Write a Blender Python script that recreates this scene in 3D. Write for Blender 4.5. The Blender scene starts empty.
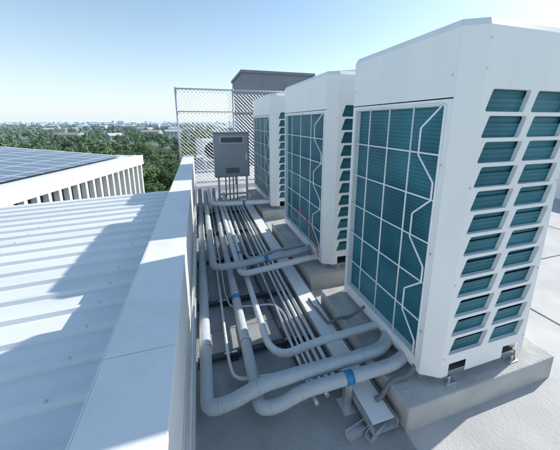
import bpy, math, random
from mathutils import Vector, Matrix
random.seed(7)
S=bpy.context.scene
R=math.radians
# ------------------------------------------------------------------ materials
def nt(name):
    m=bpy.data.materials.new(name); m.use_nodes=True
    t=m.node_tree; b=t.nodes['Principled BSDF']; return m,t,b
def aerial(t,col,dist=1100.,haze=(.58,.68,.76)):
    """aerial haze painted into the base colour, paler with distance from the roof (world position)"""
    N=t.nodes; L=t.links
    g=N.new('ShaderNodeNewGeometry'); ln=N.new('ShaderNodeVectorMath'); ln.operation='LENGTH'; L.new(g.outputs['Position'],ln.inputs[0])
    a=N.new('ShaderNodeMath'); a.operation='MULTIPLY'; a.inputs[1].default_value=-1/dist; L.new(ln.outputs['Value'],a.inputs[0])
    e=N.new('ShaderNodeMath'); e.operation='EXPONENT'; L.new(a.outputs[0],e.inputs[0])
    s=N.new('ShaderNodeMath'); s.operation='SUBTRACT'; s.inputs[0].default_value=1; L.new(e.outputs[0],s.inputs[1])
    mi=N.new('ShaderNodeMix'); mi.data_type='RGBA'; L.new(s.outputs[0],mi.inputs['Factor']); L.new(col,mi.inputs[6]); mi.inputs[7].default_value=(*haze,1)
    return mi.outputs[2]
def pmat(name,col,rough=.6,metal=0,var=.12,scale=6.,bump=0.,bscale=80.,detail=6,spec=.5,dirt=None,dirtscale=1.5,dirtamt=.5,stretch=None,far=False,edge=0):
    m,t,b=nt(name); N=t.nodes; L=t.links
    g=N.new('ShaderNodeNewGeometry')
    vec=g.outputs['Position']
    if stretch:
        mp=N.new('ShaderNodeMapping'); mp.inputs['Scale'].default_value=stretch; L.new(vec,mp.inputs['Vector']); vec=mp.outputs[0]
    n=N.new('ShaderNodeTexNoise'); n.inputs['Scale'].default_value=scale; n.inputs['Detail'].default_value=detail
    L.new(vec,n.inputs['Vector'])
    r=N.new('ShaderNodeMapRange'); r.inputs[1].default_value=.25; r.inputs[2].default_value=.75
    r.inputs[3].default_value=1-var; r.inputs[4].default_value=1+var
    L.new(n.outputs['Fac'],r.inputs[0])
    mx=N.new('ShaderNodeVectorMath'); mx.operation='SCALE'; mx.inputs[0].default_value=col
    L.new(r.outputs[0],mx.inputs['Scale'])
    out=mx.outputs[0]
    if dirt:
        n2=N.new('ShaderNodeTexNoise'); n2.inputs['Scale'].default_value=dirtscale; n2.inputs['Detail'].default_value=8; n2.inputs['Roughness'].default_value=.65
        L.new(vec,n2.inputs['Vector'])
        r2=N.new('ShaderNodeMapRange'); r2.inputs[1].default_value=.5; r2.inputs[2].default_value=.75; r2.inputs[3].default_value=0; r2.inputs[4].default_value=dirtamt
        L.new(n2.outputs['Fac'],r2.inputs[0])
        mi=N.new('ShaderNodeMix'); mi.data_type='RGBA'; L.new(r2.outputs[0],mi.inputs['Factor'])
        L.new(out,mi.inputs[6]); mi.inputs[7].default_value=(*dirt,1); out=mi.outputs[2]
    if far: out=aerial(t,out)  # town walls, roofs and windows carry distance haze in their colour
    L.new(out,b.inputs['Base Color'])
    b.inputs['Roughness'].default_value=rough; b.inputs['Metallic'].default_value=metal
    b.inputs['Specular IOR Level'].default_value=spec
    bv=None
    if edge:
        bv=N.new('ShaderNodeBevel'); bv.samples=4; bv.inputs['Radius'].default_value=edge; L.new(bv.outputs[0],b.inputs['Normal'])
    if bump:
        n3=N.new('ShaderNodeTexNoise'); n3.inputs['Scale'].default_value=bscale; n3.inputs['Detail'].default_value=4
        L.new(vec,n3.inputs['Vector'])
        bp=N.new('ShaderNodeBump'); bp.inputs['Strength'].default_value=bump; bp.inputs['Distance'].default_value=.01
        L.new(n3.outputs['Fac'],bp.inputs['Height']); L.new(bp.outputs[0],b.inputs['Normal'])
        if bv: L.new(bv.outputs[0],bp.inputs['Normal'])
    return m
M={}
M['white']=pmat('white_painted_steel',(.88,.87,.84),.36,0,.02,3,0,40,dirt=(.68,.67,.62),dirtscale=7,dirtamt=.2,stretch=(1,1,.22),edge=.006)
M['white2']=pmat('white_parapet_paint',(.84,.83,.81),.5,0,.04,2,.1,50,dirt=(.58,.58,.56),dirtscale=3,dirtamt=.4)
M['dark']=pmat('dark_interior',(.02,.025,.03),.8)
M['wire']=pmat('white_guard_wire',(.88,.88,.86),.45)
M['floor']=pmat('roof_screed',(.49,.485,.47),.8,0,.16,2.2,.35,60,dirt=(.28,.28,.275),dirtscale=1.3,dirtamt=.65)
M['membrane']=pmat('grey_roof_membrane',(.31,.32,.32),.7,0,.2,3.2,.3,70,dirt=(.17,.18,.185),dirtscale=2.1,dirtamt=.75)
M['joint']=pmat('floor_joint_sealant',(.13,.135,.14),.8)
M['conc']=pmat('plinth_concrete',(.47,.465,.44),.85,0,.14,5,.5,45,dirt=(.26,.255,.24),dirtscale=4,dirtamt=.65)
M['pipe']=pmat('foam_insulation_wrap',(.48,.52,.54),.6,0,.1,9,.6,30,dirt=(.27,.31,.33),dirtscale=9,dirtamt=.45)
M['pipe2']=pmat('pale_pipe_wrap',(.68,.70,.70),.55,0,.08,9,.5,28,dirt=(.4,.43,.44),dirtscale=7,dirtamt=.35)
M['blue']=pmat('blue_tape',(.02,.24,.5),.4)
M['galv']=pmat('galvanised_steel',(.64,.65,.65),.38,.7,.12,14,.1,60)
M['strut']=pmat('dark_strut',(.05,.06,.07),.5,.3)
M['box']=pmat('grey_enclosure_paint',(.31,.335,.35),.42,0,.06,5)
M['boxl']=pmat('light_grey_panel',(.46,.48,.5),.35,0,.05,8)
M['bulk']=pmat('bulkhead_grey_render',(.25,.265,.29),.8,0,.1,1.2,.2,20,dirt=(.16,.17,.19),dirtscale=.8,dirtamt=.5)
M['red']=pmat('red_wire_sheath',(.65,.06,.03),.4)
M['rubber']=pmat('black_rubber_conduit',(.05,.055,.06),.6)
M['hose']=pmat('grey_flexible_conduit',(.18,.19,.2),.6)
M['metalroof']=pmat('white_metal_roofing',(.78,.79,.78),.38,.0,.05,1.5,.05,30,dirt=(.54,.56,.57),dirtscale=2.2,dirtamt=.45,stretch=(.3,1,1))
M['bark']=pmat('bark',(.10,.075,.05),.9)
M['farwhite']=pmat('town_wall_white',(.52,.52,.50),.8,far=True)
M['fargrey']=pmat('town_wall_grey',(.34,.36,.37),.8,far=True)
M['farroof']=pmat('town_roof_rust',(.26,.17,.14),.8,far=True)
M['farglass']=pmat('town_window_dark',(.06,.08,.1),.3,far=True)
M['wallbody']=pmat('building_wall',(.5,.5,.48),.85,0,.08,1)
def coil():
    m,t,b=nt('finned_coil'); N=t.nodes; L=t.links
    g=N.new('ShaderNodeNewGeometry'); sx=N.new('ShaderNodeSeparateXYZ'); L.new(g.outputs['Position'],sx.inputs[0])
    a=N.new('ShaderNodeMath'); a.operation='MULTIPLY'; a.inputs[1].default_value=2*math.pi/.021; L.new(sx.outputs['Z'],a.inputs[0])
    s=N.new('ShaderNodeMath'); s.operation='SINE'; L.new(a.outputs[0],s.inputs[0])
    a2=N.new('ShaderNodeMath'); a2.operation='MULTIPLY'; a2.inputs[1].default_value=2*math.pi/.009; L.new(sx.outputs['Y'],a2.inputs[0])
    s2=N.new('ShaderNodeMath'); s2.operation='SINE'; L.new(a2.outputs[0],s2.inputs[0])
    ad=N.new('ShaderNodeMath'); ad.operation='ADD'; L.new(s.outputs[0],ad.inputs[0]); L.new(s2.outputs[0],ad.inputs[1])
    n=N.new('ShaderNodeTexNoise'); n.inputs['Scale'].default_value=2.2; n.inputs['Detail'].default_value=7; L.new(g.outputs['Position'],n.inputs['Vector'])
    m1=N.new('ShaderNodeMath'); m1.operation='MULTIPLY_ADD'; m1.inputs[1].default_value=.10; m1.inputs[2].default_value=.1; L.new(ad.outputs[0],m1.inputs[0])
    m2=N.new('ShaderNodeMath'); m2.operation='ADD'; L.new(m1.outputs[0],m2.inputs[0]); L.new(n.outputs['Fac'],m2.inputs[1])
    cr=N.new('ShaderNodeValToRGB'); cr.color_ramp.elements[0].position=.3; cr.color_ramp.elements[0].color=(.006,.075,.105,1)
    cr.color_ramp.elements[1].position=.95; cr.color_ramp.elements[1].color=(.05,.25,.31,1)
    L.new(m2.outputs[0],cr.inputs[0]); L.new(cr.outputs[0],b.inputs['Base Color'])
    b.inputs['Roughness'].default_value=.42; b.inputs['Metallic'].default_value=.1; b.inputs['Specular IOR Level'].default_value=.35
    return m
M['coil']=coil()
def solar():
    m,t,b=nt('solar_panels'); N=t.nodes; L=t.links
    tc=N.new('ShaderNodeTexCoord')
    br=N.new('ShaderNodeTexBrick'); br.offset=0; br.inputs['Scale'].default_value=1
    br.inputs['Color1'].default_value=(.10,.145,.21,1); br.inputs['Color2'].default_value=(.13,.175,.25,1); br.inputs['Mortar'].default_value=(.55,.6,.64,1)
    br.inputs['Mortar Size'].default_value=.045; br.inputs['Brick Width'].default_value=1.0; br.inputs['Row Height'].default_value=1.7
    L.new(tc.outputs['Object'],br.inputs['Vector']); L.new(br.outputs['Color'],b.inputs['Base Color'])
    b.inputs['Roughness'].default_value=.28
    return m
M['solar']=solar()
def leafmat():
    m,t,b=nt('leaves'); N=t.nodes; L=t.links
    g=N.new('ShaderNodeNewGeometry'); n=N.new('ShaderNodeTexNoise'); n.inputs['Scale'].default_value=.12; n.inputs['Detail'].default_value=7
    L.new(g.outputs['Position'],n.inputs['Vector'])
    cr=N.new('ShaderNodeValToRGB'); e=cr.color_ramp.elements
    e[0].position=.32; e[0].color=(.05,.11,.028,1); e[1].position=.68; e[1].color=(.18,.27,.08,1)
    L.new(n.outputs['Fac'],cr.inputs[0]); L.new(aerial(t,cr.outputs[0],1000),b.inputs['Base Color']); b.inputs['Roughness'].default_value=.7  # leaf green with distance haze mixed into the colour
    b.inputs['Specular IOR Level'].default_value=.2
    return m
M['leaf']=leafmat()
def groundmat():
    m,t,b=nt('plain_ground'); N=t.nodes; L=t.links
    g=N.new('ShaderNodeNewGeometry'); n=N.new('ShaderNodeTexNoise'); n.inputs['Scale'].default_value=.012; n.inputs['Detail'].default_value=10
    L.new(g.outputs['Position'],n.inputs['Vector'])
    cr=N.new('ShaderNodeValToRGB'); e=cr.color_ramp.elements
    e[0].position=.35; e[0].color=(.05,.09,.03,1); e[1].position=.7; e[1].color=(.28,.27,.2,1)
    k=e.new(.54); k.color=(.08,.13,.045,1)
    L.new(n.outputs['Fac'],cr.inputs[0]); L.new(aerial(t,cr.outputs[0],1200),b.inputs['Base Color']); b.inputs['Roughness'].default_value=.95  # ground colour also takes painted distance haze
    return m
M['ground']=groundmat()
# ------------------------------------------------------------------ mesh builder
class MB:
    def __init__(s): s.v=[]; s.f=[]; s.mi=[]; s.mats=[]; s.sm=[]
    def _m(s,m):
        if m not in s.mats: s.mats.append(m)
        return s.mats.index(m)
    def poly(s,pts,m,smooth=False):
        i=len(s.v); s.v+= [tuple(p) for p in pts]; s.f.append(list(range(i,i+len(pts)))); s.mi.append(s._m(m)); s.sm.append(smooth)
    def box(s,a,b,m,mat=None):
        x0,y0,z0=a; x1,y1,z1=b
        P=[Vector(p) for p in [(x0,y0,z0),(x1,y0,z0),(x1,y1,z0),(x0,y1,z0),(x0,y0,z1),(x1,y0,z1),(x1,y1,z1),(x0,y1,z1)]]
        if mat: P=[mat@p for p in P]
        i=len(s.v); s.v+=[tuple(p) for p in P]
        for f in [(0,3,2,1),(4,5,6,7),(0,1,5,4),(1,2,6,5),(2,3,7,6),(3,0,4,7)]:
            s.f.append([i+k for k in f]); s.mi.append(s._m(m)); s.sm.append(False)
    def tube(s,path,r,m,n=14,cap=True,wob=0):
        path=[Vector(p) for p in path]; k=len(path); base=len(s.v)
        T=[]
        for i in range(k):
            a=path[max(i-1,0)]; b=path[min(i+1,k-1)]; T.append((b-a).normalized())
        up=Vector((0,0,1)) if abs(T[0].z)<.9 else Vector((1,0,0))
        u=(up-T[0]*up.dot(T[0])).normalized()
        for i in range(k):
            u=(u-T[i]*u.dot(T[i])).normalized(); w=T[i].cross(u)
            rr=r*(1+wob*random.uniform(-1,1))
            for j in range(n):
                a=2*math.pi*j/n; s.v.append(tuple(path[i]+(u*math.cos(a)+w*math.sin(a))*rr))
        mi=s._m(m)
        for i in range(k-1):
            for j in range(n):
                j2=(j+1)%n
                s.f.append([base+i*n+j,base+i*n+j2,base+(i+1)*n+j2,base+(i+1)*n+j]); s.mi.append(mi); s.sm.append(n>5)
        if cap:
            s.f.append([base+j for j in range(n)][::-1]); s.mi.append(mi); s.sm.append(False)
            s.f.append([base+(k-1)*n+j for j in range(n)]); s.mi.append(mi); s.sm.append(False)
    def obj(s,name,parent=None,bevel=0,fixn=False):
        me=bpy.data.meshes.new(name); me.from_pydata(s.v,[],s.f)
        for m in s.mats: me.materials.append(M[m])
        me.polygons.foreach_set('material_index',s.mi); me.polygons.foreach_set('use_smooth',s.sm); me.update()
        o=bpy.data.objects.new(name,me); S.collection.objects.link(o)
        if parent: o.parent=parent
        if bevel:
            b=o.modifiers.new('b','BEVEL'); b.width=bevel; b.segments=2; b.limit_method='ANGLE'; b.angle_limit=R(40)
        return o
def empty(name,loc=(0,0,0)):
    o=bpy.data.objects.new(name,None); o.location=loc; S.collection.objects.link(o); o.empty_display_size=.2; return o
def fillet(pts,rad,n=6,seg=.12):
    pts=[Vector(p) for p in pts]; out=[pts[0]]
    for i in range(1,len(pts)-1):
        p=pts[i]; a=(pts[i-1]-p); b=(pts[i+1]-p); ra=min(rad,a.length*.48,b.length*.48)
        A=p+a.normalized()*ra; B=p+b.normalized()*ra
        for k in range(n+1):
            t=k/n; out.append(A*(1-t)**2+p*2*t*(1-t)+B*t*t)
    out.append(pts[-1])
    res=[out[0]]
    for q in out[1:]:
        d=(q-res[-1]).length
        if d<1e-4: continue
        c=max(1,int(d/seg)); st=res[-1].copy()
        for k in range(1,c+1): res.append(st.lerp(q,k/c))
    return res
# ------------------------------------------------------------------ outdoor AC units
def slot_panel(mb,x0,x1,z0,z1,y,dirn,ncol,nrow,mx,zb,zt,depth=.02):
    def Q(*p): mb.poly(p if dirn<0 else p[::-1],'white')
    Q((x0,y,z0),(x1,y,z0),(x1,y,zb),(x0,y,zb)); Q((x0,y,zt),(x1,y,zt),(x1,y,z1),(x0,y,z1))
    xa=x0+mx; xb=x1-mx
    Q((x0,y,zb),(xa,y,zb),(xa,y,zt),(x0,y,zt)); Q((xb,y,zb),(x1,y,zb),(x1,y,zt),(xb,y,zt))
    cw=(xb-xa)/ncol; ch=(zt-zb)/nrow
    for c in range(ncol):
        for r in range(nrow):
            a=xa+c*cw; b=a+cw; lo=zb+r*ch; hi=lo+ch
            sl=.034; g=.007; hg=.0095
            H=[Vector((a+g,0,lo+hg)),Vector((b-g-sl,0,lo+hg)),Vector((b-g,0,hi-hg)),Vector((a+g+sl,0,hi-hg))]
            C=[Vector((a,0,lo)),Vector((b,0,lo)),Vector((b,0,hi)),Vector((a,0,hi))]
            rr=.010; ring=[]
            for i in range(4):
                p=H[i]; pa=(H[i-1]-p).normalized()*rr; pb=(H[(i+1)%4]-p).normalized()*rr
                ring.append([p+pa,p+(pa+pb)*.28,p+pb])
            def P(v,yy=y): return (v.x,yy,v.z)
            for i in range(4):
                j=(i+1)%4
                for q in range(2): Q(P(C[i]),P(ring[i][q+1]),P(ring[i][q]))
                Q(P(C[i]),P(C[j]),P(ring[j][0]),P(ring[i][2]))
            flat=[p for rg in ring for p in rg]; yi=y-dirn*depth
            for i in range(len(flat)):
                p,q=flat[i],flat[(i+1)%len(flat)]
                Q(P(p),P(q),P(q,yi),P(p,yi))
            d1=y-dirn*(depth+.001)
            def B_(y0_,za,y1_,zb_,m='coil'): 
                pp=[(a+.003,y0_,za),(b-.003,y0_,za),(b-.003,y1_,zb_),(a+.003,y1_,zb_)]; mb.poly(pp if dirn<0 else pp[::-1],m)
            B_(d1,lo+.004,d1,lo+ch*.62); B_(y-dirn*(depth+.010),lo+ch*.62,y-dirn*(depth+.010),hi-.003)
def ac_unit(x0,x1,y0,y1,zb,H,nbay):
    E=empty('outdoor_ac_unit',((x0+x1)/2,(y0+y1)/2,zb))
    OX,OY=(x0+x1)/2,(y0+y1)/2
    x0-=OX;x1-=OX;y0-=OY;y1-=OY
    c=.09; cy=.055
    mb=MB(); zt=H; z0=.045
    W='white'
    ya,yb=y0+cy,y1-cy; ct=1.47; cb=.13; my=.045
    def L(a,b,za,zc,m=W,x=x0): mb.poly([(x,b,za),(x,a,za),(x,a,zc),(x,b,zc)],m)
    L(ya,yb,z0,cb); L(ya,yb,ct,ct+.03); L(ya,yb,ct+.036,zt-.03)
    L(ya,ya+my,cb,ct); L(yb-my,yb,cb,ct)
    d=.035
    mb.poly([(x0,ya+my,cb),(x0,yb-my,cb),(x0+d,yb-my,cb),(x0+d,ya+my,cb)],W)
    mb.poly([(x0,ya+my,ct),(x0+d,ya+my,ct),(x0+d,yb-my,ct),(x0,yb-my,ct)],W)
    mb.poly([(x0,ya+my,cb),(x0+d,ya+my,cb),(x0+d,ya+my,ct),(x0,ya+my,ct)],W)
    mb.poly([(x0,yb-my,cb),(x0,yb-my,ct),(x0+d,yb-my,ct),(x0+d,yb-my,cb)],W)
    L(ya+my,yb-my,cb,ct,'coil',x0+d)
    mb.poly([(x0+.008,yb,ct+.02),(x0+.008,ya,ct+.02),(x0+.008,ya,ct+.045),(x0+.008,yb,ct+.045)],'dark')
    def wall(p,q,za,zc,m=W): mb.poly([(p[0],p[1],za),(q[0],q[1],za),(q[0],q[1],zc),(p[0],p[1],zc)],m)
    A=(x0,ya);B=(x0+c,y0);C_=(x1-c,y0);D=(x1,ya);Ee=(x1,yb);F=(x1-c,y1);G=(x0+c,y1);Hh=(x0,yb)
    wall(A,B,z0,zt-.03); wall(C_,D,z0,zt-.03); wall(Ee,F,z0,zt-.03); wall(G,Hh,z0,zt-.03)
    wall(D,Ee,z0,.9); wall(D,Ee,.905,zt-.03)
    slot_panel(mb,B[0],C_[0],z0+.10,zt-.03,y0,-1,2,12,.025,.17,1.55)
    slot_panel(mb,G[0],F[0],z0+.10,zt-.03,y1,1,2,12,.025,.17,1.55)
    for yy,dn in ((y0,-1),(y1,1)):
        xs=[B[0],B[0]+.05,B[0]+.17,C_[0]-.17,C_[0]-.05,C_[0]]
        for i in range(5):
            za=z0 if i%2==0 else z0+.075
            pts=[(xs[i],yy,za),(xs[i+1],yy,za),(xs[i+1],yy,z0+.10),(xs[i],yy,z0+.10)]
            mb.poly(pts if dn<0 else pts[::-1],W)
    t=.03; ring=[A,B,C_,D,Ee,F,G,Hh]; ins=[]
    for p in ring: ins.append((p[0]*(1-.03),p[1]*(1-.03)))
    for i in range(8):
        p,q=ring[i],ring[(i+1)%8]; pi,qi=ins[i],ins[(i+1)%8]
        mb.poly([(p[0],p[1],zt-t),(q[0],q[1],zt-t),(qi[0],qi[1],zt),(pi[0],pi[1],zt)],W)
    mb.poly([(p[0],p[1],zt) for p in ins],W)
    casing=mb.obj('casing',E)
    k=MB(); k.box((x0+.05,y0+.075,.05),(x1-.05,y1-.075,zt-.05),'dark'); k.obj('inner_core',E)
    k=MB()
    k.box((x0+.02,y0+.07,.0),(x0+.1,y1-.07,z0-.001),'galv'); k.box((x1-.1,y0+.07,.0),(x1-.02,y1-.07,z0-.001),'galv')
    k.box((x0+.1,y0+.03,.0),(x1-.1,y0+.075,.03),'galv'); k.box((x0+.1,y1-.075,0),(x1-.1,y1-.03,.03),'galv')
    for sx in (x0+.12,x1-.2):
        for sy in (y0-.02,y1-.045): k.box((sx,sy,0),(sx+.07,sy+.05,.008),'galv'); k.tube([(sx+.035,sy+.02*(1 if sy<0 else 2),0),(sx+.035,sy+.02*(1 if sy<0 else 2),.04)],.008,'galv',8)
    k.obj('base_frame',E,.002)
    k=MB()
    nf=1 if (y1-y0)<1.1 else 2
    for i in range(nf):
        yc=y0+(y1-y0)*(i+.5)/nf; rr=.31
        for r_ in (rr,rr*.8,rr*.6,rr*.4,rr*.2):
            k.tube([(math.cos(a)*r_,yc+math.sin(a)*r_,zt+.012) for a in [2*math.pi*j/40 for j in range(41)]],.006 if r_<rr else .012,'wire',6,False)
        for j in range(12):
            a=2*math.pi*j/12; k.tube([(math.cos(a)*.05,yc+math.sin(a)*.05,zt+.016),(math.cos(a)*rr,yc+math.sin(a)*rr,zt+.016)],.004,'wire',5)
        k.poly([(math.cos(2*math.pi*j/32)*rr,yc+math.sin(2*math.pi*j/32)*rr,zt+.003) for j in range(32)],'dark')
    k.obj('fan_guard',E)
    # wire guard
    k=MB(); xg=x0-.004; a=ya+my-.012; b=yb-my+.012; rw=.0048
    nb=nbay; bw=(b-a)/nb
    nr=6; rh=(ct-cb)/nr
    k.tube(fillet([(xg,a,cb-.01),(xg,b,cb-.01),(xg,b,ct+.01),(xg,a,ct+.01),(xg,a,cb-.01)],.02),rw*1.1,'wire',6)
    for i in range(1,nr):
        z=cb+rh*i; k.tube([(xg,a,z),(xg,b,z)],rw,'wire',6)
    for j in range(1,nb):
        yy=a+bw*j; k.tube([(xg-.002,yy,cb-.01),(xg-.002,yy,ct+.01)],rw,'wire',6)
    # angular stiffener wire in the bay next to the near edge
    e=a+bw*.08; q=a+bw*.66; pts=[(xg-.006,e,ct)]
    zz=ct
    for i in range(3):
        pts+= [(xg-.006,q,zz-rh*.45),(xg-.006,q,zz-rh*1.05),(xg-.006,e,zz-rh*1.6),(xg-.006,e,zz-rh*2.0)]
        zz-=rh*2.0
    k.tube(fillet(pts,.008,3),rw,'wire',6)
    k.obj('coil_wire_guard',E)
    k=MB()
    for z in (.3,.75,1.2,1.6):
        for yy in (ya+.02,yb-.02): k.tube([(x0-.003,yy,z),(x0+.001,yy,z)],.006,'galv',8)
    for z in (.16,.6,1.1,1.62,1.74):
        for xx in (B[0]+.012,C_[0]-.012): k.tube([(xx,y0-.003,z),(xx,y0+.001,z)],.005,'galv',8)
    k.obj('fixings',E)
    return E
ZB=.15
units=[(1.08,1.88,.92,1.85,4),(1.08,1.88,2.18,3.50,4),(1.08,1.88,4.15,5.62,4)]
for u in units:
    ac_unit(u[0],u[1],u[2],u[3],ZB,1.82,u[4])
    k=MB(); k.box((.92,u[2]-.06,-.01),(2.0,u[3]+.05,ZB),'conc'); k.obj('concrete_plinth',None,.008)
# ------------------------------------------------------------------ roof deck, parapet
k=MB(); k.box((-.12,-4,-.3),(7,14,0),'floor'); k.box((-.119,-3.9,.001),(.915,6.2,.004),'membrane')
for y_ in (-.8,.55,1.9,3.4,4.9): k.box((-.118,y_-.05,.005),(.91,y_+.05,.008),'membrane')
for y_ in (-1.2,1.9,5.0,8.1): k.box((2.02,y_-.006,.001),(6.99,y_+.006,.004),'joint')
k.box((2.6,-4,.001),(2.612,13.9,.0045),'joint'); k.box((5,-4,.001),(5.012,13.9,.0045),'joint')
k.obj('roof_floor')
k=MB(); k.box((-.30,-4,-.3),(-.121,6.75,.757),'white2')
ys=[-4,-1.6,.9,3.4,6.78]
for i in range(4):
    k.box((-.345,ys[i]+.003,.76),(-.118,ys[i+1],.782),'white2'); k.box((-.352,ys[i]+.003,.70),(-.3455,ys[i+1],.78),'white2')
k.obj('parapet_wall',None,.004)
k=MB(); k.box((-.3,-4,-11),(7.3,14.2,-.31),'wallbody'); k.box((-7.2,-4,-11),(-.31,4.3,.2),'wallbody'); k.obj('building_block')
k=MB(); k.box((7.01,-4,-.3),(7.2,14.2,.75),'white2'); k.box((6.98,-4,.753),(7.23,14.2,.79),'white2')
k.box((-.12,14.01,-.3),(7.0,14.2,.75),'white2'); k.obj('parapet_wall',None,.006)
k=MB(); per=.2; y=4.42; xr,xl=-.354,-7.3; zr,zl=.52,.30
prof=[]
while y>-4:
    prof+=[(y,0),(y-per+.05,0),(y-per+.038,.022),(y-per+.012,.022)]; y-=per
for i in range(len(prof)-1):
    (ya,za),(yb,zb_)=prof[i],prof[i+1]
    k.poly([(xr,ya,zr+za),(xl,ya,zl+za),(xl,yb,zl+zb_),(xr,yb,zr+zb_)],'metalroof')
k.box((-7.3,4.425,.22),(-.36,4.47,.30),'white2')
k.poly([(xr,4.42,zr),(xr,4.42,.2),(xl,4.42,.0),(xl,4.42,zl)],'metalroof')
y=4.42-per+.025
while y>-3.9:
    for x in (-.6,-1.6,-2.6,-3.6,-4.6):
        z=zr+(zl-zr)*(x-xr)/(xl-xr)+.022
        k.tube([(x,y,z),(x,y,z+.006)],.006,'galv',6)
    y-=per
k.obj('metal_roof')
# ------------------------------------------------------------------ pipes
def pipe(name,pts,r,m='pipe',rad=.12,tapes=(),wob=.03,n=16):
    E=empty(name); k=MB(); P=fillet(pts,rad,8,.07); k.tube(P,r,m,n,True,wob); k.obj('pipe_run',E)
    if r>.022:
        k=MB(); i=7
        while i<len(P)-2:
            d=(P[i+1]-P[i]).normalized(); k.tube([P[i],P[i]+d*.012],r*1.03,m,n); i+=random.randint(11,17)
        k.obj('wrap_seams',E)
    if tapes:
        k=MB()
        for t,w in tapes:
            i=min(len(P)-2,max(0,int(t*len(P)))); a=P[i]; d=(P[i+1]-P[i]).normalized()
            k.tube([a,a+d*w],r*1.07,'blue',n)
        k.obj('blue_tape_bands',E)
    return E
pipe('insulated_pipe',[(-.03,5.3,.3),(-.03,5.2,.12),(-.04,1.18,.12),(.07,1.17,.13),(.24,1.17,.19),(1.0,1.17,.20),(1.14,1.3,.2)],.036,'pipe',.10)
pipe('insulated_pipe',[(.22,5.3,.3),(.22,5.2,.1),(.22,1.12,.1),(.31,1.10,.11),(.45,1.09,.17),(1.0,1.07,.19),(1.14,1.12,.19)],.034,'pipe',.08,[(.5,.05),(.885,.045)])
pipe('insulated_pipe',[(.06,5.25,.25),(.06,2.40,.22),(.3,2.40,.22),(1.0,2.46,.24),(1.14,2.6,.22)],.033,'pipe',.10,[(.8,.04)])
pipe('insulated_pipe',[(.30,5.2,.1),(.30,2.3,.17),(.5,2.28,.2),(1.0,2.33,.22),(1.14,2.36,.2)],.028,'pipe2',.1)
pipe('insulated_pipe',[(.12,5.25,.3),(.12,4.28,.3),(.3,4.25,.28),(1.0,4.25,.26),(1.14,4.3,.24)],.036,'pipe2',.12,[(.7,.04)])
pipe('insulated_pipe',[(.4,5.2,.2),(.4,4.45,.22),(.6,4.4,.25),(1.14,4.4,.24)],.03,'pipe',.1)
pipe('insulated_pipe',[(.36,5.2,.12),(.36,1.5,.1),(.42,1.36,.14),(.62,1.34,.2),(1.14,1.36,.2)],.024,'pipe2',.1,[(.4,.04)])
pipe('insulated_pipe',[(.44,5.2,.10),(.44,2.75,.09),(.50,2.66,.12),(.66,2.64,.18),(1.14,2.68,.2)],.017,'pipe',.07)
pipe('conduit_pipe',[(-.095,6.4,.33),(-.095,-1,.33)],.014,'galv',.05,(),0,10)
pipe('conduit_pipe',[(-.095,6.4,.42),(-.095,-1,.42)],.01,'galv',.05,(),0,10)
pipe('conduit_pipe',[(.10,5.1,.058),(.10,1.5,.058),(.12,1.36,.058),(.5,1.30,.058),(.57,1.2,.058)],.010,'pipe2',.06,(),0,10)
pipe('conduit_pipe',[(.145,5.1,.058),(.145,2.2,.058),(.17,2.02,.058),(.52,1.96,.058),(.565,1.85,.058),(.565,1.2,.058)],.009,'galv',.06,(),0,10)
for x,z,r in ((.525,.06,.011),(.60,.06,.013),(.645,.06,.013),(.69,.06,.016)):
    pipe('steel_conduit',[(x,5.1,z),(x,1.02+random.random()*.16,z)],r,'galv' if x!=.645 else 'pipe2',.05,(),0,10)
k=MB(); k.box((.74,.88,.03),(.88,5.3,.034),'galv'); k.box((.736,.88,.03),(.7395,5.3,.075),'galv'); k.box((.8805,.88,.03),(.884,5.3,.075),'galv')
k.box((.745,.90,.07),(.872,2.7,.073),'white2'); k.box((.745,2.71,.07),(.872,5.2,.0735),'white2'); k.obj('cable_tray')
for y_ in (1.58,2.15,2.9,3.7,4.6):
    k=MB(); k.box((-.09,y_-.02,.02),(.72,y_+.02,.045),'strut')
    for x in (-.06,.14,.5,.68): k.box((x-.03,y_-.035,0),(x+.03,y_+.035,.02),'strut')
    for x,zc in ((-.035,.12),(.22,.10)):
        k.tube([(x+math.cos(a)*.038,y_,zc+math.sin(a)*.038) for a in [math.pi*j/10 for j in range(11)]],.004,'galv',6)
        k.tube([(x+.038,y_,.045),(x+.038,y_,zc)],.004,'galv',6); k.tube([(x-.038,y_,.045),(x-.038,y_,zc)],.004,'galv',6)
    for x in (.10,.145,.525,.60,.645,.69): k.box((x-.02,y_-.008,.046),(x+.02,y_+.008,.049),'galv')
    k.obj('pipe_support_strut',None,.002)
k=MB(); k.box((.66,1.02,0),(.74,1.12,.006),'galv'); k.box((.68,1.06,.006),(.72,1.067,.155),'galv'); k.box((.68,1.067,.006),(.684,1.09,.155),'galv'); k.obj('pipe_support_post')
pipe('flexible_conduit',[(1.12,1.02,.24),(1.04,1.0,.17),(.93,1.01,.165),(.87,1.0,.09),(.83,1.0,.08)],.013,'hose',.06)
pipe('flexible_conduit',[(1.12,1.5,.26),(.98,1.52,.165),(.89,1.54,.16),(.84,1.58,.085),(.81,1.9,.085)],.010,'hose',.06)
pipe('flexible_conduit',[(.5,5.05,.03),(.47,4.2,.02),(.50,3.3,.02),(.46,2.5,.02),(.49,1.9,.02),(.53,1.3,.02)],.009,'rubber',.2)
k=MB()
for i,(x,y_) in enumerate(((.62,.90),(.72,.865))):
    mt=Matrix.Translation((x,y_,.005))@Matrix.Rotation(R(10+12*i),4,'Z')
    k.box((0,0,0),(.13,.04,.005),'galv',mt); k.box((0,0,.005),(.13,.004,.035),'galv',mt); k.box((0,.036,.005),(.13,.04,.035),'galv',mt)
k.obj('loose_metal_bracket')
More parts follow.
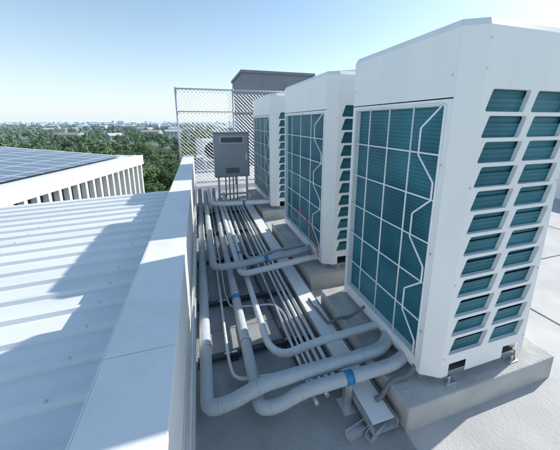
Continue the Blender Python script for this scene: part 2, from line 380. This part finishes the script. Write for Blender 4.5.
pipe('red_wire',[(1.07,2.95,.42),(1.03,2.85,.50),(1.02,2.7,.62),(1.03,2.5,.56),(1.04,2.32,.40),(1.05,2.24,.26)],.005,'red',.15,(),0,8)
# ------------------------------------------------------------------ control box
E=empty('electrical_control_box',(.57,5.1,0))
k=MB(); k.box((-.32,-.12,.56),(.31,.10,1.35),'box'); k.box((-.335,-.135,1.352),(.325,.11,1.37),'box'); k.obj('cabinet',E,.008)
k=MB(); k.box((-.30,-.128,.58),(.29,-.1205,1.33),'box'); k.obj('door',E,.003)
k=MB(); k.box((-.22,-.136,1.17),(.22,-.1285,1.30),'boxl'); k.box((-.19,-.139,1.19),(.19,-.1365,1.28),'farglass'); k.obj('viewing_window',E)
k=MB(); k.box((.24,-.14,.86),(.27,-.1285,1.0),'galv'); 
for i in range(5): k.box((-.12,-.134,.64+i*.02),(.12,-.1285,.65+i*.02),'strut')
k.obj('handle_and_vents',E)
k=MB()
for x in (-.27,.25):
    k.box((x,-.02,0),(x+.04,.02,.559),'galv'); k.box((x-.03,-.05,0),(x+.07,.05,.008),'galv')
k.box((-.23,-.015,.2),(.25,.015,.23),'galv')
for i in range(4): k.tube([(-.12+i*.07,.05,.559),(-.12+i*.07,.05,.08)],.011,'hose',8)
k.obj('stand',E)
# ------------------------------------------------------------------ fence
def fence(x0,x1,y_,z0,z1):
    E=empty('chain_link_fence',(x0,y_,0)); W=x1-x0
    k=MB(); n=3
    for i in range(n+1):
        x=W*i/n; k.tube([(x,0,0),(x,0,z1+.03)],.022,'galv',10)
    k.tube([(0,0,z1),(W,0,z1)],.018,'galv',8); k.tube([(0,0,z0),(W,0,z0)],.015,'galv',8)
    k.tube([(0,0,z1-.5),(W,0,z1-.5)],.012,'galv',8)
    k.obj('posts_and_rails',E)
    k=MB(); h=z1-z0; st=.085; a=-h
    while a<W:
        for sgn in (1,-1):
            xa,xb=a,a+h; za,zb_=(z0,z1) if sgn>0 else (z1,z0)
            lo=max(0,-xa)/h; hi=min(1,(W-xa)/h)
            if hi>lo:
                k.tube([(xa+h*lo,.004*sgn,za+(zb_-za)*lo),(xa+h*hi,.004*sgn,za+(zb_-za)*hi)],.0028,'galv',4,False)
        a+=st
    k.obj('wire_mesh',E)
fence(-.42,3.4,6.85,.1,2.28)
E=empty('rooftop_bulkhead',(2.85,11.5,0))
k=MB(); k.box((-1.25,-1.4,0),(1.45,1.4,3.22),'bulk'); k.box((-1.3,-1.45,3.223),(1.5,1.45,3.32),'bulk'); k.obj('walls',E,.01)
k=MB(); k.box((-.9,-1.44,0),(-.1,-1.402,2.05),'boxl'); k.box((-.2,-1.47,1.0),(-.15,-1.441,1.1),'galv'); 
for i in range(8): k.box((.3,-1.43,1.6+i*.1),(1.0,-1.402,1.65+i*.1),'boxl')
k.obj('door_and_louvre',E)
E=empty('split_ac_condenser',(.55,9,0))
k=MB(); k.box((-.45,-.16,.35),(.45,.16,1.0),'white'); k.box((-.4,-.12,0),(-.34,.12,.349),'galv'); k.box((.34,-.12,0),(.4,.12,.349),'galv'); k.obj('casing',E,.015)
k=MB()
for r_ in (.08,.15,.22,.26): k.tube([(-.12+math.cos(a)*r_,-.168,.67+math.sin(a)*r_) for a in [2*math.pi*j/28 for j in range(29)]],.006,'strut',5,False)
k.poly([(-.12+math.cos(-2*math.pi*j/28)*.26,-.163,.67+math.sin(-2*math.pi*j/28)*.26) for j in range(28)][::-1],'dark'); k.obj('fan_grille',E)
# ------------------------------------------------------------------ solar roof building
u=Vector((.28,.96,0)).normalized(); v=Vector((-u.y,u.x,0))
B=Matrix(((u.x,v.x,0,-4.22),(u.y,v.y,0,23.7),(0,0,1,0),(0,0,0,1)))
E=bpy.data.objects.new('solar_roof_building',None); S.collection.objects.link(E); E.matrix_world=B
k=MB(); k.box((-45,.35,-11),(-.25,34,-1.75),'farwhite')
k.box((-45,0,-1.70),(0,.5,-1.0),'white2'); k.box((-.3,.501,-1.70),(0,34,-1.0),'white2'); k.obj('walls_and_fascia',E,.02)
k=MB(); i=-.3; 
k.box((-45,.30,-6.5),(-.3,.345,-1.72),'farglass')
while i>-44:
    k.box((i-.16,.02,-6.5),(i,.298,-1.703),'white2'); i-=.62
k.box((-45,.0,-6.9),(0,.4,-6.502),'white2')
k.obj('facade_fins_and_windows',E)
k=MB(); sl=math.tan(R(4.6))
k.poly([(-45,.5,-1.1),(-.3,.5,-1.1),(-.3,17,-1.1+16.5*sl),(-45,17,-1.1+16.5*sl)],'metalroof')
k.poly([(-.3,.5,-1.1),(-.3,.5,-1.7),(-.3,17,-1.7),(-.3,17,-1.1+16.5*sl)],'farwhite')
k.poly([(-45,17,-1.1+16.5*sl),(-.3,17,-1.1+16.5*sl),(-.3,34,-1.1),(-45,34,-1.1)],'metalroof')
k.obj('roof_sheet',E)
k=MB(); k.poly([(-44,1.0,0),(-1.2,1.0,0),(-1.2,16,0),(-44,16,0)],'solar'); o=k.obj('solar_array',E)
o.location=(0,0,-.98)
for vv in o.data.vertices: vv.co.z=(vv.co.y-.5)*sl
# ------------------------------------------------------------------ ground, trees, town
GZ=-11.0
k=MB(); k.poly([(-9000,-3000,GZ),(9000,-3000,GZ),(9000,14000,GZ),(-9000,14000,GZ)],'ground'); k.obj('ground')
def tree_mesh(seed,nl,ls,h=6.5,cr=2.6):
    rnd=random.Random(seed); k=MB()
    k.tube([(0,0,0),(.1,0,h*.3),(-.05,.1,h*.6),(0,0,h*.85)],.16,'bark',6)
    cl=[]
    for i in range(14):
        a=rnd.uniform(0,6.28); rr=rnd.uniform(.1,1)*cr*.75; z=h*rnd.uniform(.3,.92)
        p=Vector((math.cos(a)*rr,math.sin(a)*rr,z)); cl.append((p,rnd.uniform(.6,1.25)*cr*.4))
        k.tube([(0,0,h*.3+ (z-h*.3)*.3),tuple(p*.6+Vector((0,0,z*.4))),tuple(p)],.05,'bark',4,False)
    for i in range(nl):
        p,r=rnd.choice(cl); d=Vector((rnd.gauss(0,1),rnd.gauss(0,1),rnd.gauss(0,.8))).normalized()*r*rnd.uniform(.55,1.1)
        q=p+d; n=(d.normalized()+Vector((rnd.uniform(-.7,.7),rnd.uniform(-.7,.7),rnd.uniform(-.2,.9)))).normalized()
        t=n.orthogonal().normalized(); w=n.cross(t); s=ls*rnd.uniform(.6,1.4); an=rnd.uniform(0,6.28)
        t2=t*math.cos(an)+w*math.sin(an); w2=n.cross(t2)
        k.poly([q-t2*s,q-w2*s*.5,q+t2*s,q+w2*s*.5],'leaf')
    o=k.obj('tmp'); me=o.data; bpy.data.objects.remove(o); return me
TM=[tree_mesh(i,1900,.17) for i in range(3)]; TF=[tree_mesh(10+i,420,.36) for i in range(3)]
# houses first, so that trees leave room for them
houses=[]
for i in range(300):
    t=random.random(); y_=300+t*3200; x=random.uniform(-.85,.12)*y_
    houses.append((t,x,y_))
houses+=[(0,-52,205),(0,-88,235),(0,-20,250),(0,-38,262)]
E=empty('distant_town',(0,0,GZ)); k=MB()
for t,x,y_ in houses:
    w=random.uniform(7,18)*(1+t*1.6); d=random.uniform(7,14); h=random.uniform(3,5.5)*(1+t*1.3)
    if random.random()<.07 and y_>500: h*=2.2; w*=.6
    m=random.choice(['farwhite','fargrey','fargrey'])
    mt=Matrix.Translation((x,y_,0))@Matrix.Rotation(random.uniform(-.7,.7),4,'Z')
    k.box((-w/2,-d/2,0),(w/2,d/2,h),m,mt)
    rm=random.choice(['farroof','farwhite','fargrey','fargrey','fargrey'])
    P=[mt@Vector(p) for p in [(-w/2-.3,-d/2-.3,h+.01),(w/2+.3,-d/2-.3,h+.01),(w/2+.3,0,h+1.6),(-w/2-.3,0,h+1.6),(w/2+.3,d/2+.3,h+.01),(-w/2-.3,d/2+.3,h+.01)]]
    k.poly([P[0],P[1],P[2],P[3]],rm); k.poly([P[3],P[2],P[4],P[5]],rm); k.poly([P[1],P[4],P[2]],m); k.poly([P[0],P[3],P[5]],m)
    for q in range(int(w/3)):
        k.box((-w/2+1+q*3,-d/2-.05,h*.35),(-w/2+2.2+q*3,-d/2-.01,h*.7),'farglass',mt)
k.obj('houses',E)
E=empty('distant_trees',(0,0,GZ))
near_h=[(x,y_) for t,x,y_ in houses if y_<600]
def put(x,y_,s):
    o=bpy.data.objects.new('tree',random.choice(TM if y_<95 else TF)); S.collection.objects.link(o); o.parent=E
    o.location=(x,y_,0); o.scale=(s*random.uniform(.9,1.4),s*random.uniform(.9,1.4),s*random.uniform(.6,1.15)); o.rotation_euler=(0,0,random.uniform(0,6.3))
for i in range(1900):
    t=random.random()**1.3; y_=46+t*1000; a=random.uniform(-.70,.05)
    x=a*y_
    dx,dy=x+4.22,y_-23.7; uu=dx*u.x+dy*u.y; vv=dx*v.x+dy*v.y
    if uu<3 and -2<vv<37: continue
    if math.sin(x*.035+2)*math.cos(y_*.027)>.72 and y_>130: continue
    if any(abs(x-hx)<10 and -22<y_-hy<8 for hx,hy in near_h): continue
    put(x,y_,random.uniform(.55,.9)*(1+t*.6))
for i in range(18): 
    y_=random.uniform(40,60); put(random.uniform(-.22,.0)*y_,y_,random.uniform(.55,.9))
# ------------------------------------------------------------------ light
EL=35; AZ=11
sd=Vector((math.cos(R(EL))*math.cos(R(AZ)),math.cos(R(EL))*math.sin(R(AZ)),math.sin(R(EL))))
l=bpy.data.lights.new('sun','SUN'); l.energy=5.0; l.angle=R(.5); l.color=(1,.96,.90)
o=bpy.data.objects.new('sun',l); S.collection.objects.link(o); o.rotation_euler=(-sd).to_track_quat('-Z','Y').to_euler(); o.location=(10,5,10)
w=bpy.data.worlds.new('World'); S.world=w; w.use_nodes=True; N=w.node_tree.nodes; L=w.node_tree.links
sk=N.new('ShaderNodeTexSky'); sk.sky_type='NISHITA'; sk.sun_disc=False; sk.sun_elevation=R(EL); sk.sun_rotation=R(90-AZ)
sk.air_density=1.0; sk.dust_density=.6; sk.ozone_density=1.1
hs=N.new('ShaderNodeHueSaturation'); hs.inputs['Hue'].default_value=.49; hs.inputs['Saturation'].default_value=1.12; hs.inputs['Value'].default_value=1.32; L.new(sk.outputs[0],hs.inputs['Color'])
g=N.new('ShaderNodeTexCoord'); sx=N.new('ShaderNodeSeparateXYZ'); L.new(g.outputs['Generated'],sx.inputs[0])
ab=N.new('ShaderNodeMath'); ab.operation='ABSOLUTE'; L.new(sx.outputs['Z'],ab.inputs[0])
mu=N.new('ShaderNodeMath'); mu.operation='MULTIPLY'; mu.inputs[1].default_value=-4.6; L.new(ab.outputs[0],mu.inputs[0])
ex=N.new('ShaderNodeMath'); ex.operation='EXPONENT'; L.new(mu.outputs[0],ex.inputs[0])
m9=N.new('ShaderNodeMath'); m9.operation='MULTIPLY'; m9.inputs[1].default_value=.92; L.new(ex.outputs[0],m9.inputs[0])
mi=N.new('ShaderNodeMix'); mi.data_type='RGBA'; L.new(m9.outputs[0],mi.inputs['Factor']); L.new(hs.outputs[0],mi.inputs[6]); mi.inputs[7].default_value=(5.7,6.4,6.8,1)
L.new(mi.outputs[2],N['Background'].inputs[0]); N['Background'].inputs[1].default_value=.15
# ------------------------------------------------------------------ camera
c=bpy.data.cameras.new('camera'); c.sensor_width=36; c.lens=274/560*36; c.shift_x=-3/560; c.shift_y=-44/560; c.clip_start=.02; c.clip_end=30000
o=bpy.data.objects.new('camera',c); S.collection.objects.link(o); o.location=(0,0,1.55); o.rotation_euler=(R(90-12.2),0,R(-17.05)); S.camera=o
S.view_settings.view_transform='Standard'; S.view_settings.look='None'; S.view_settings.exposure=0
